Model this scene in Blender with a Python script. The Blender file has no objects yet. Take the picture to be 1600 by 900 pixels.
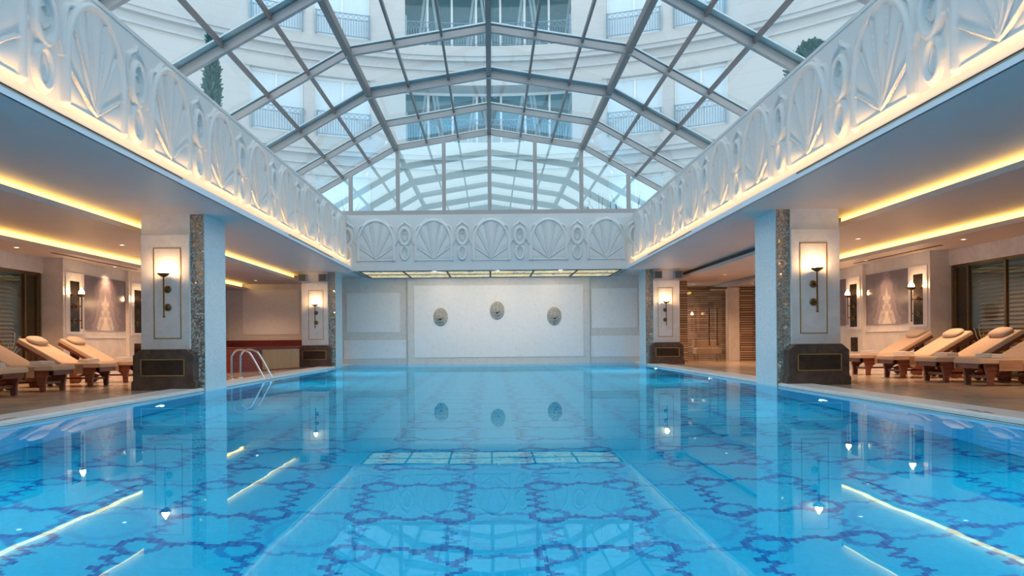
import bpy, bmesh, math, random
import numpy as np
from mathutils import Vector, Matrix
random.seed(7); rng = np.random.default_rng(5)
PI = math.pi
S = bpy.context.scene
COL = S.collection

# ------------------------------------------------------------------ helpers
class MB:
    """collects shapes; build() links them as one mesh object"""
    def __init__(s): s.v = []; s.f = []; s.sm = []
    def add(s, vs, fs, smooth=False):
        o = len(s.v); s.v += [tuple(v) for v in vs]
        for f in fs: s.f.append(tuple(i + o for i in f)); s.sm.append(smooth)
        return s
    def box(s, x0, x1, y0, y1, z0, z1):
        x0, x1 = min(x0, x1), max(x0, x1); y0, y1 = min(y0, y1), max(y0, y1); z0, z1 = min(z0, z1), max(z0, z1)
        return s.add([(x0,y0,z0),(x1,y0,z0),(x1,y1,z0),(x0,y1,z0),(x0,y0,z1),(x1,y0,z1),(x1,y1,z1),(x0,y1,z1)],
              [(0,3,2,1),(4,5,6,7),(0,1,5,4),(1,2,6,5),(2,3,7,6),(3,0,4,7)])
    def prism(s, pts, z0, z1):
        n = len(pts)
        a = sum(pts[i][0]*pts[(i+1)%n][1]-pts[(i+1)%n][0]*pts[i][1] for i in range(n))
        if a < 0: pts = pts[::-1]
        return s.add([(x,y,z0) for x,y in pts]+[(x,y,z1) for x,y in pts],
              [tuple(range(n))[::-1], tuple(range(n,2*n))]+[(i,(i+1)%n,(i+1)%n+n,i+n) for i in range(n)])
    def extrude(s, prof, axis, a, b):
        """profile of (p,q) swept along an axis: 'x' -> (t,p,q)   'y' -> (p,t,q)"""
        n = len(prof)
        ar = sum(prof[i][0]*prof[(i+1)%n][1]-prof[(i+1)%n][0]*prof[i][1] for i in range(n))
        if ar < 0: prof = prof[::-1]
        g = (lambda t,p,q:(t,p,q)) if axis == 'x' else (lambda t,p,q:(p,t,q))
        fs = [tuple(range(n))[::-1], tuple(range(n,2*n))]+[(i,(i+1)%n,(i+1)%n+n,i+n) for i in range(n)]
        if axis == 'y': fs = [f[::-1] for f in fs]
        return s.add([g(a,p,q) for p,q in prof]+[g(b,p,q) for p,q in prof], fs)
    def tube(s, pts, r, n=10, cap=True, flat=1.0):
        pts = [Vector(p) for p in pts]; rs = r if isinstance(r,(list,tuple)) else [r]*len(pts)
        up = Vector((0,0,1)); vs = []; fs = []
        t0 = (pts[1]-pts[0]).normalized()
        if abs(t0.dot(up)) > .95: up = Vector((0,1,0))
        nrm = (up - t0*up.dot(t0)).normalized()
        for i,p in enumerate(pts):
            t = (pts[min(i+1,len(pts)-1)]-pts[max(i-1,0)]).normalized()
            nrm = (nrm - t*nrm.dot(t)).normalized(); b = t.cross(nrm)
            for k in range(n):
                a = 2*PI*k/n; vs.append(p + nrm*math.cos(a)*rs[i] + b*math.sin(a)*rs[i]*flat)
        for i in range(len(pts)-1):
            for k in range(n): fs.append((i*n+k, i*n+(k+1)%n, (i+1)*n+(k+1)%n, (i+1)*n+k))
        if cap: fs += [tuple(range(n))[::-1], tuple(range((len(pts)-1)*n, len(pts)*n))]
        return s.add(vs, fs, True)
    def lathe(s, prof, c, n=24, axis='z', sx=1, sy=1):
        vs = []; fs = []
        for r,h in prof:
            for k in range(n):
                a = 2*PI*k/n; p = (r*math.cos(a)*sx, r*math.sin(a)*sy, h)
                if axis == 'x': p = (p[2],p[0],p[1])
                if axis == 'y': p = (p[0],-p[2],p[1])
                vs.append((p[0]+c[0],p[1]+c[1],p[2]+c[2]))
        for i in range(len(prof)-1):
            for k in range(n): fs.append((i*n+k, i*n+(k+1)%n, (i+1)*n+(k+1)%n, (i+1)*n+k))
        return s.add(vs, fs, True)
    def blob(s, c, r, n=14, m=9, squash=None, rot=0):
        vs = []; fs = []
        cr, sr = math.cos(rot), math.sin(rot)
        for i in range(m+1):
            ph = PI*i/m
            for k in range(n):
                a = 2*PI*k/n
                x,y,z = math.sin(ph)*math.cos(a), math.sin(ph)*math.sin(a), math.cos(ph)
                if squash: # superellipse-ish cushion
                    e = squash
                    x = math.copysign(abs(x)**e,x); y = math.copysign(abs(y)**e,y)
                x*=r[0]; y*=r[1]; z*=r[2]
                x,z = x*cr+z*sr, -x*sr+z*cr
                vs.append((c[0]+x,c[1]+y,c[2]+z))
        for i in range(m):
            for k in range(n): fs.append((i*n+k,(i+1)*n+k,(i+1)*n+(k+1)%n,i*n+(k+1)%n))
        return s.add(vs, fs, True)
    def build(s, name, m, parent=None, bevel=0, seg=2, solid=0, **props):
        me = bpy.data.meshes.new(name); me.from_pydata(s.v, [], s.f)
        me.polygons.foreach_set('use_smooth', s.sm); me.update()
        o = bpy.data.objects.new(name, me); COL.objects.link(o)
        if m: me.materials.append(m)
        if parent: o.parent = parent
        if bevel:
            b = o.modifiers.new('bevel','BEVEL'); b.width = bevel; b.segments = seg; b.limit_method = 'ANGLE'; b.angle_limit = .6
        for k,v in props.items(): o[k] = v
        return o

def thing(name, label, cat, loc=(0,0,0), rz=0, group=None, kind=None):
    o = bpy.data.objects.new(name, None); COL.objects.link(o); o.empty_display_size = .1
    o.location = loc; o.rotation_euler = (0,0,rz); return tag(o, label, cat, group, kind)
def tag(o, label, cat=None, group=None, kind=None):
    o['label'] = label
    if cat: o['category'] = cat
    if group: o['group'] = group
    if kind: o['kind'] = kind
    return o
def struct(mb, name, m, label=None, parent=None, **k):
    o = mb.build(name, m, parent, **k)
    if parent is None:
        o['kind'] = 'structure'
        if label: o['label'] = label
    return o
def copy_tree(o, parent=None):
    c = o.copy(); COL.objects.link(c)
    if parent: c.parent = parent
    for ch in KIDS(o): copy_tree(ch, c)
    return c
def KIDS(o): return [c for c in COL.objects if c.parent is o]

# ------------------------------------------------------------------ materials
def new_mat(name):
    m = bpy.data.materials.new(name); m.use_nodes = True; nt = m.node_tree; nt.nodes.clear()
    out = nt.nodes.new('ShaderNodeOutputMaterial'); return m, nt, out
def N(nt, t, **k):
    n = nt.nodes.new(t)
    for a,v in k.items():
        if a == 'i':
            for kk,vv in v.items(): n.inputs[kk].default_value = vv
        else: setattr(n, a, v)
    return n
def ramp(nt, fac, stops):
    r = nt.nodes.new('ShaderNodeValToRGB'); els = r.color_ramp.elements
    while len(els) < len(stops): els.new(.5)
    for e,(p,c) in zip(els, stops): e.position = p; e.color = (*c,1) if len(c)==3 else c
    nt.links.new(fac, r.inputs[0]); return r.outputs[0]
def pbr(name, col, rough=.5, metal=0, spec=.5, bump=0, bscale=40, var=0, vscale=6, emit=None, es=0, coat=0):
    m, nt, out = new_mat(name); b = N(nt,'ShaderNodeBsdfPrincipled'); L = nt.links.new
    b.inputs['Base Color'].default_value = (*col,1); b.inputs['Roughness'].default_value = rough
    b.inputs['Metallic'].default_value = metal; b.inputs['Specular IOR Level'].default_value = spec
    b.inputs['Coat Weight'].default_value = coat
    tc = N(nt,'ShaderNodeTexCoord')
    if var:
        n = N(nt,'ShaderNodeTexNoise', i={'Scale':vscale,'Detail':6.0,'Roughness':.6}); L(tc.outputs['Object'], n.inputs['Vector'])
        c2 = tuple(max(0,c*(1-var)) for c in col); c1 = tuple(min(1,c*(1+var*.6)) for c in col)
        L(ramp(nt, n.outputs['Fac'], [(.3,c2),(.7,c1)]), b.inputs['Base Color'])
    if bump:
        n = N(nt,'ShaderNodeTexNoise', i={'Scale':bscale,'Detail':4.0}); L(tc.outputs['Object'], n.inputs['Vector'])
        bp = N(nt,'ShaderNodeBump', i={'Strength':bump,'Distance':.01}); L(n.outputs['Fac'], bp.inputs['Height']); L(bp.outputs[0], b.inputs['Normal'])
    if emit: b.inputs['Emission Color'].default_value = (*emit,1); b.inputs['Emission Strength'].default_value = es
    L(b.outputs[0], out.inputs[0]); return m
def emis(name, col, s):
    m, nt, out = new_mat(name); e = N(nt,'ShaderNodeEmission'); e.inputs[0].default_value=(*col,1); e.inputs[1].default_value=s
    nt.links.new(e.outputs[0], out.inputs[0]); return m
def marble(name, c0, c1, scale=2.5, rough=.25, vein=.35, bump=0, spec=.5):
    m, nt, out = new_mat(name); L = nt.links.new; b = N(nt,'ShaderNodeBsdfPrincipled')
    tc = N(nt,'ShaderNodeTexCoord')
    n1 = N(nt,'ShaderNodeTexNoise', i={'Scale':scale,'Detail':10.0,'Roughness':.65,'Distortion':1.2}); L(tc.outputs['Object'], n1.inputs['Vector'])
    n2 = N(nt,'ShaderNodeTexNoise', i={'Scale':scale*14,'Detail':3.0}); L(tc.outputs['Object'], n2.inputs['Vector'])
    ad = N(nt,'ShaderNodeMath', operation='MULTIPLY_ADD', i={1:vein}); L(n2.outputs['Fac'], ad.inputs[0]); L(n1.outputs['Fac'], ad.inputs[2])
    L(ramp(nt, ad.outputs[0], [(.38,c0),(.85,c1)]), b.inputs['Base Color'])
    b.inputs['Roughness'].default_value = rough; b.inputs['Specular IOR Level'].default_value = spec
    if bump:
        bp = N(nt,'ShaderNodeBump', i={'Strength':bump,'Distance':.01}); L(n2.outputs['Fac'], bp.inputs['Height']); L(bp.outputs[0], b.inputs['Normal'])
    L(b.outputs[0], out.inputs[0]); return m
def mosaic(name, cols, size, rough=.2, metal=0, tilt=0, grout=(.3,.3,.3), gw=.10):
    """square glass tiles: cell colour and tilt from white noise on the snapped position"""
    m, nt, out = new_mat(name); L = nt.links.new; b = N(nt,'ShaderNodeBsdfPrincipled')
    tc = N(nt,'ShaderNodeTexCoord')
    sc = N(nt,'ShaderNodeVectorMath', operation='SCALE', i={'Scale':1/size}); L(tc.outputs['Object'], sc.inputs[0])
    of = N(nt,'ShaderNodeVectorMath', operation='ADD', i={1:(.31,.37,.13)}); L(sc.outputs[0], of.inputs[0])
    fl = N(nt,'ShaderNodeVectorMath', operation='FLOOR'); L(of.outputs[0], fl.inputs[0])
    wn = N(nt,'ShaderNodeTexWhiteNoise', noise_dimensions='3D'); L(fl.outputs[0], wn.inputs['Vector'])
    c = ramp(nt, wn.outputs['Value'], [(i/(max(1,len(cols)-1)), q) for i,q in enumerate(cols)])
    fr = N(nt,'ShaderNodeVectorMath', operation='FRACTION'); L(of.outputs[0], fr.inputs[0])
    ge = N(nt,'ShaderNodeNewGeometry')
    an = N(nt,'ShaderNodeVectorMath', operation='ABSOLUTE'); L(ge.outputs['True Normal'], an.inputs[0])
    big = N(nt,'ShaderNodeVectorMath', operation='SCALE', i={'Scale':2.0}); L(an.outputs[0], big.inputs[0])
    mx = N(nt,'ShaderNodeVectorMath', operation='MAXIMUM'); L(fr.outputs[0], mx.inputs[0]); L(big.outputs[0], mx.inputs[1])
    sp = N(nt,'ShaderNodeSeparateXYZ'); L(mx.outputs[0], sp.inputs[0])
    m1 = N(nt,'ShaderNodeMath', operation='MINIMUM'); L(sp.outputs[0], m1.inputs[0]); L(sp.outputs[1], m1.inputs[1])
    m2 = N(nt,'ShaderNodeMath', operation='MINIMUM'); L(m1.outputs[0], m2.inputs[0]); L(sp.outputs[2], m2.inputs[1])
    lt = N(nt,'ShaderNodeMath', operation='LESS_THAN', i={1:gw}); L(m2.outputs[0], lt.inputs[0])
    mi = N(nt,'ShaderNodeMix', data_type='RGBA'); L(lt.outputs[0], mi.inputs[0]); L(c, mi.inputs[6]); mi.inputs[7].default_value=(*grout,1)
    L(mi.outputs[2], b.inputs['Base Color'])
    b.inputs['Roughness'].default_value = rough; b.inputs['Metallic'].default_value = metal
    if tilt:
        sb = N(nt,'ShaderNodeVectorMath', operation='SUBTRACT', i={1:(.5,.5,.5)}); L(wn.outputs['Color'], sb.inputs[0])
        s2 = N(nt,'ShaderNodeVectorMath', operation='SCALE', i={'Scale':tilt}); L(sb.outputs[0], s2.inputs[0])
        a2 = N(nt,'ShaderNodeVectorMath', operation='ADD'); L(s2.outputs[0], a2.inputs[0]); L(ge.outputs['Normal'], a2.inputs[1])
        nn = N(nt,'ShaderNodeVectorMath', operation='NORMALIZE'); L(a2.outputs[0], nn.inputs[0]); L(nn.outputs[0], b.inputs['Normal'])
    L(b.outputs[0], out.inputs[0]); return m
def thin_glass(name, tint, refl_ior=1.5, base=0.0, rough=0.0):
    m, nt, out = new_mat(name); L = nt.links.new
    t = N(nt,'ShaderNodeBsdfTransparent'); t.inputs[0].default_value=(*tint,1)
    g = N(nt,'ShaderNodeBsdfGlossy'); g.inputs['Roughness'].default_value = rough; g.inputs['Color'].default_value=(.95,1,1,1)
    ge = N(nt,'ShaderNodeNewGeometry'); dt = N(nt,'ShaderNodeVectorMath', operation='DOT_PRODUCT'); L(ge.outputs['Normal'], dt.inputs[0]); L(ge.outputs['Incoming'], dt.inputs[1])
    ab = N(nt,'ShaderNodeMath', operation='ABSOLUTE'); L(dt.outputs['Value'], ab.inputs[0])
    om = N(nt,'ShaderNodeMath', operation='SUBTRACT', i={0:1.0}); L(ab.outputs[0], om.inputs[1])
    pw = N(nt,'ShaderNodeMath', operation='POWER', i={1:5.0}); L(om.outputs[0], pw.inputs[0])
    f0 = ((refl_ior-1)/(refl_ior+1))**2*1.6+base
    ad = N(nt,'ShaderNodeMath', operation='MULTIPLY_ADD', use_clamp=True, i={1:1-f0,2:f0}); L(pw.outputs[0], ad.inputs[0])
    mx = N(nt,'ShaderNodeMixShader'); L(ad.outputs[0], mx.inputs[0]); L(t.outputs[0], mx.inputs[1]); L(g.outputs[0], mx.inputs[2])
    L(mx.outputs[0], out.inputs[0]); return m
def wood(name, c0, c1, axis=0, scale=3, rough=.35):
    m, nt, out = new_mat(name); L = nt.links.new; b = N(nt,'ShaderNodeBsdfPrincipled'); tc = N(nt,'ShaderNodeTexCoord')
    mp = N(nt,'ShaderNodeMapping'); s = [scale*8]*3; s[axis] = scale*.6; mp.inputs['Scale'].default_value = s; L(tc.outputs['Object'], mp.inputs[0])
    n = N(nt,'ShaderNodeTexNoise', i={'Scale':1.0,'Detail':6.0,'Distortion':.8}); L(mp.outputs[0], n.inputs['Vector'])
    L(ramp(nt, n.outputs['Fac'], [(.3,c0),(.7,c1)]), b.inputs['Base Color']); b.inputs['Roughness'].default_value = rough
    L(b.outputs[0], out.inputs[0]); return m
def layered(name, stops, hz, hy, rough=.5):
    """rough horizontal stone strips"""
    m, nt, out = new_mat(name); L = nt.links.new; b = N(nt,'ShaderNodeBsdfPrincipled'); tc = N(nt,'ShaderNodeTexCoord')
    mp = N(nt,'ShaderNodeMapping'); mp.inputs['Scale'].default_value=(hy,hy,hz); L(tc.outputs['Object'], mp.inputs[0])
    fl = N(nt,'ShaderNodeVectorMath', operation='FLOOR'); L(mp.outputs[0], fl.inputs[0])
    wn = N(nt,'ShaderNodeTexWhiteNoise', noise_dimensions='3D'); L(fl.outputs[0], wn.inputs['Vector'])
    sp = N(nt,'ShaderNodeSeparateXYZ'); fr = N(nt,'ShaderNodeVectorMath', operation='FRACTION'); L(mp.outputs[0], fr.inputs[0]); L(fr.outputs[0], sp.inputs[0])
    gr = N(nt,'ShaderNodeMath', operation='GREATER_THAN', i={1:.62}); L(sp.outputs[2], gr.inputs[0])
    c = ramp(nt, wn.outputs['Value'], stops)
    mi = N(nt,'ShaderNodeMix', data_type='RGBA'); L(gr.outputs[0], mi.inputs[0]); L(c, mi.inputs[6]); mi.inputs[7].default_value=(.12,.07,.045,1)
    L(mi.outputs[2], b.inputs['Base Color']); b.inputs['Roughness'].default_value = rough
    bp = N(nt,'ShaderNodeBump', i={'Strength':.6,'Distance':.02}, invert=True); L(gr.outputs[0], bp.inputs['Height']); L(bp.outputs[0], b.inputs['Normal'])
    L(b.outputs[0], out.inputs[0]); return m

M = {}
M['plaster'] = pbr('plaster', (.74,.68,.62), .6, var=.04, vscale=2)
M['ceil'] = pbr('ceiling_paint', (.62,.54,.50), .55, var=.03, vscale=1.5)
M['fascia'] = pbr('fascia_paint', (.78,.80,.82), .45)
M['relief'] = pbr('relief_plaster', (.68,.645,.61), .6, bump=.05, bscale=30)
M['cream'] = marble('cream_marble', (.62,.53,.45), (.80,.74,.68), 2.0, .3)
M['colmarble'] = marble('column_marble', (.76,.67,.61), (.92,.85,.80), 2.4, .22)
M['speck'] = marble('speckled_marble', (.74,.70,.67), (.92,.90,.88), 9, .35, vein=.7)
M['speckb'] = marble('speckled_border_marble', (.60,.54,.49), (.78,.73,.68), 7, .35, vein=.6)
M['brown'] = marble('dark_brown_marble', (.055,.030,.024), (.15,.090,.070), 5, .22)
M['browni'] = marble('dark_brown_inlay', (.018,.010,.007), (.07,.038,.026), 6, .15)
M['gold'] = pbr('gold_line', (.62,.40,.14), .35, .8)
M['brass'] = pbr('aged_brass', (.20,.12,.055), .35, .9, var=.3, vscale=30)
M['mir'] = pbr('bronze_mirror', (.12,.075,.05), .12, .9, var=.5, vscale=9)
M['pale_mosaic'] = mosaic('pale_glass_mosaic', [(.62,.74,.78),(.80,.86,.88),(.72,.82,.84),(.88,.92,.92)], .022, .18, 0, .05, (.55,.6,.62))  # blue of the light off the water is put into the tile colours
M['bronze_mosaic'] = mosaic('bronze_mosaic', [(.36,.27,.22),(.55,.44,.35),(.26,.20,.17),(.70,.58,.46),(.42,.33,.27)], .026, .08, .25, .95, (.30,.22,.17), .13)
M['coping'] = pbr('coping_stone', (.86,.77,.71), .4, var=.05, vscale=5)
M['flame'] = emis('sconce_glow', (1,.62,.30), 55)
M['cove'] = emis('cove_led', (1,.60,.13), 3.2)
M['covef'] = emis('frieze_led', (1,.66,.24), .8)
M['dark'] = pbr('dark_gap', (.02,.018,.02), .5)
M['steel'] = pbr('polished_steel', (.75,.76,.78), .12, 1)
M['steelbrown'] = pbr('roof_frame_metal', (.40,.35,.33), .35, .2)
M['capmetal'] = pbr('pale_cap_metal', (.55,.60,.60), .4, .2)
M['purlin'] = pbr('purlin_metal', (.24,.19,.175), .45, .1)
M['cushion'] = pbr('beige_cushion', (.66,.47,.33), .85, bump=.15, bscale=120, var=.05)
M['pillow'] = pbr('beige_pillow', (.60,.45,.34), .85, bump=.15, bscale=120)
M['towel'] = pbr('white_towel', (.86,.80,.74), .95, bump=.6, bscale=180)
M['teak'] = wood('red_brown_teak', (.13,.035,.022), (.26,.085,.05), 0, 4)
M['teakflap'] = wood('tan_side_flap', (.36,.19,.10), (.50,.29,.17), 0, 4, .6)
M['redwood'] = wood('red_wood', (.20,.022,.014), (.36,.05,.03), 0, 2, .4)
M['darkred'] = wood('dark_red_wood', (.10,.010,.010), (.20,.022,.018), 0, 2, .35)
M['tanwood'] = wood('tan_wood', (.38,.20,.09), (.55,.32,.16), 2, 3, .5)
M['stone_strips'] = layered('stacked_stone_strips', [(0,(.34,.21,.13)),(.5,(.52,.35,.23)),(1,(.68,.50,.36))], 12.5, 2.1)
M['slat'] = pbr('blind_slat', (.55,.46,.35), .5)
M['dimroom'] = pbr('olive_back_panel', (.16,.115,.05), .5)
M['glass'] = thin_glass('clear_glass', (.90,.86,.78), 1.5, .03)
M['winglass'] = thin_glass('tinted_window_glass', (.85,.78,.62), 1.45, .0)
M['roofglass'] = thin_glass('roof_glass', (.88,.96,.98), 1.4, .0)
M['gableglass'] = thin_glass('coated_gable_glass', (.68,.90,.94), 1.5, .28)
M['facade'] = None; M['dlens'] = emis('downlight_lens',(1,.75,.45),6)
M['mosb'] = pbr('grate', (.10,.10,.11), .5)

def facade_mat():
    m, nt, out = new_mat('cream_facade'); L = nt.links.new; b = N(nt,'ShaderNodeBsdfPrincipled'); tc = N(nt,'ShaderNodeTexCoord')
    sp = N(nt,'ShaderNodeSeparateXYZ'); L(tc.outputs['Object'], sp.inputs[0])
    mu = N(nt,'ShaderNodeMath', operation='MULTIPLY', i={1:1/.62}); L(sp.outputs[2], mu.inputs[0])
    fr = N(nt,'ShaderNodeMath', operation='FRACT'); L(mu.outputs[0], fr.inputs[0])
    lt = N(nt,'ShaderNodeMath', operation='LESS_THAN', i={1:.045}); L(fr.outputs[0], lt.inputs[0])
    mi = N(nt,'ShaderNodeMix', data_type='RGBA'); L(lt.outputs[0], mi.inputs[0]); mi.inputs[6].default_value=(.54,.525,.51,1); mi.inputs[7].default_value=(.49,.48,.47,1)
    L(mi.outputs[2], b.inputs['Base Color']); b.inputs['Roughness'].default_value=.8; L(b.outputs[0], out.inputs[0]); return m
M['facade'] = facade_mat()
M['cornice'] = pbr('cornice_stone', (.50,.50,.50), .7)
M['iron'] = pbr('blue_grey_iron', (.20,.30,.38), .5)
M['winframe'] = pbr('white_window_frame', (.78,.80,.80), .5)
M['curtained'] = pbr('curtained_pane', (.62,.72,.78), .15, 0, .6)
M['teal'] = pbr('dark_teal_pane', (.03,.12,.15), .08, 0, .8)
M['swag'] = pbr('grey_curtain', (.30,.40,.44), .8)
M['leaf'] = pbr('cypress_green', (.035,.13,.12), .7, var=.4, vscale=8)
M['terrace'] = pbr('terrace_stone', (.72,.74,.74), .7)

def floor_mat():
    m, nt, out = new_mat('polished_beige_marble'); L = nt.links.new; b = N(nt,'ShaderNodeBsdfPrincipled'); tc = N(nt,'ShaderNodeTexCoord')
    n = N(nt,'ShaderNodeTexNoise', i={'Scale':1.6,'Detail':9.0,'Roughness':.65,'Distortion':1.0}); L(tc.outputs['Object'], n.inputs['Vector'])
    c = ramp(nt, n.outputs['Fac'], [(.3,(.56,.40,.27)),(.7,(.76,.60,.44))])
    br = N(nt,'ShaderNodeTexBrick', offset=0.0); br.inputs['Scale'].default_value = 1.0; br.inputs['Brick Width'].default_value=.6; br.inputs['Row Height'].default_value=.6
    br.inputs['Mortar Size'].default_value=.004; br.inputs['Color1'].default_value=(1,1,1,1); br.inputs['Color2'].default_value=(.93,.92,.9,1); br.inputs['Mortar'].default_value=(.6,.55,.5,1)
    L(tc.outputs['Object'], br.inputs['Vector'])
    mi = N(nt,'ShaderNodeMix', data_type='RGBA', blend_type='MULTIPLY'); mi.inputs[0].default_value=1; L(c, mi.inputs[6]); L(br.outputs['Color'], mi.inputs[7])
    L(mi.outputs[2], b.inputs['Base Color']); b.inputs['Roughness'].default_value=.16; L(b.outputs[0], out.inputs[0]); return m
M['floor'] = floor_mat()

def onyx_mat():
    m, nt, out = new_mat('bookmatched_onyx'); L = nt.links.new; b = N(nt,'ShaderNodeBsdfPrincipled'); tc = N(nt,'ShaderNodeTexCoord')
    sp = N(nt,'ShaderNodeSeparateXYZ'); L(tc.outputs['Object'], sp.inputs[0])
    ab = N(nt,'ShaderNodeMath', operation='ABSOLUTE'); L(sp.outputs[0], ab.inputs[0])
    cb = N(nt,'ShaderNodeCombineXYZ'); L(ab.outputs[0], cb.inputs[0]); L(sp.outputs[2], cb.inputs[2])
    # distance from an elongated centre lozenge gives the flame-like nested bands
    sl = N(nt,'ShaderNodeMath', operation='MULTIPLY_ADD', i={1:.42}); L(sp.outputs[2], sl.inputs[0]); L(ab.outputs[0], sl.inputs[2])
    n = N(nt,'ShaderNodeTexNoise', i={'Scale':3.2,'Detail':8.0,'Roughness':.6,'Distortion':.6}); L(cb.outputs[0], n.inputs['Vector'])
    a2 = N(nt,'ShaderNodeMath', operation='MULTIPLY_ADD', i={1:.75}); L(n.outputs['Fac'], a2.inputs[0]); L(sl.outputs[0], a2.inputs[2])
    sn = N(nt,'ShaderNodeMath', operation='MULTIPLY', i={1:26.0}); L(a2.outputs[0], sn.inputs[0])
    si = N(nt,'ShaderNodeMath', operation='SINE'); L(sn.outputs[0], si.inputs[0])
    mr = N(nt,'ShaderNodeMapRange', i={1:-1.0,2:1.0,3:0.0,4:.24}); L(si.outputs[0], mr.inputs[0])
    s2 = N(nt,'ShaderNodeMath', operation='SUBTRACT'); L(a2.outputs[0], s2.inputs[0]); s2.inputs[1].default_value=.06
    a3 = N(nt,'ShaderNodeMath', operation='ADD'); L(s2.outputs[0], a3.inputs[0]); L(mr.outputs[0], a3.inputs[1])
    L(ramp(nt, a3.outputs[0], [(.28,(.70,.60,.50)),(.42,(.50,.42,.39)),(.60,(.33,.27,.28)),(1,(.22,.18,.20))]), b.inputs['Base Color'])
    b.inputs['Roughness'].default_value=.15; L(b.outputs[0], out.inputs[0]); return m
M['onyx'] = onyx_mat()

def water_mat():
    m, nt, out = new_mat('pool_water'); L = nt.links.new; tc = N(nt,'ShaderNodeTexCoord')
    n = N(nt,'ShaderNodeTexNoise', i={'Scale':1.1,'Detail':2.0,'Roughness':.45}); mp = N(nt,'ShaderNodeMapping'); mp.inputs['Scale'].default_value=(.8,1.5,1)
    L(tc.outputs['Object'], mp.inputs[0]); L(mp.outputs[0], n.inputs['Vector'])
    bp = N(nt,'ShaderNodeBump', i={'Strength':WATER_BUMP,'Distance':.02}); L(n.outputs['Fac'], bp.inputs['Height'])
    r = N(nt,'ShaderNodeBsdfRefraction'); r.inputs['IOR'].default_value=1.33; r.inputs['Roughness'].default_value=0; r.inputs['Color'].default_value=(.93,.99,1,1)
    g = N(nt,'ShaderNodeBsdfGlossy'); g.inputs['Roughness'].default_value=.012; g.inputs['Color'].default_value=(.62,.93,1,1)
    f = N(nt,'ShaderNodeFresnel'); f.inputs[0].default_value = WATER_F
    for q in (r,g): L(bp.outputs[0], q.inputs['Normal'])
    fm = N(nt,'ShaderNodeMath', operation='MULTIPLY', i={1:.84}); L(f.outputs[0], fm.inputs[0])
    mx = N(nt,'ShaderNodeMixShader'); L(fm.outputs[0], mx.inputs[0]); L(r.outputs[0], mx.inputs[1]); L(g.outputs[0], mx.inputs[2])
    L(mx.outputs[0], out.inputs[0]); return m
WATER_BUMP = .03; WATER_F = 1.36
M['water'] = water_mat()

# ------------------------------------------------------------------ dimensions
PE = 4.80            # pool half width
BW = 24.8            # back wall
FE = 21.95           # back frieze plane
Y0 = -3.5            # wall behind the camera
DECK = .03
ZC = 2.94            # soffit
SX = {-1: 8.85, 1: 9.10}     # onyx wall plane
WX = {-1: 9.22, 1: 9.46}     # window plane
SIDE = {-1:'left', 1:'right'}

# ------------------------------------------------------------------ floor, pool
f = MB()
for s in (-1,1): f.box(s*PE, s*10.2, Y0, 28.2, -.25, DECK)
struct(f, 'floor', M['floor'], 'polished beige marble deck along both sides of the pool')
for s in (-1,1):
    c = MB().extrude([(s*(PE-.03),-.10),(s*(PE-.03),DECK+.006),(s*(PE-.005),DECK+.022),(s*(PE+.45),DECK+.022),(s*(PE+.46),DECK-.01),(s*(PE+.46),-.10)], 'y', Y0, BW)
    struct(c, 'trim_1' if s<0 else 'trim_2', M['coping'], 'pale stone coping along the %s edge of the pool'%SIDE[s])
for s in (-1,1):
    m = MB()
    for k in range(7):
        y=7.15+k*.06; m.box(s*4.85,s*(4.85+(.05 if k%3 else .035)),y,y+.035+.012*(k%2),DECK+.0215,DECK+.0232)
    tag(m.build('coping_marking', M['mosb']),'tiny dark marking inlaid in the %s pool coping'%SIDE[s],'marking',kind=None) if False else m.build('coping_marking', M['mosb'])
    o_=[q for q in COL.objects if q.name.startswith('coping_marking')][-1]; tag(o_,'tiny dark marking inlaid in the %s pool coping'%SIDE[s],'marking')
    struct(MB().box(s*(PE-.034),s*(PE-.030),Y0,BW,-.03,.004),'trim_6' if s<0 else 'trim_7',M['browni'],'thin dark strip standing in for the shadow under the %s coping at the water line'%SIDE[s])  # dark strip painted in as the edge shadow below the coping
WD = 1.95
P = 1.36; NT = 48; T = P/NT
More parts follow.
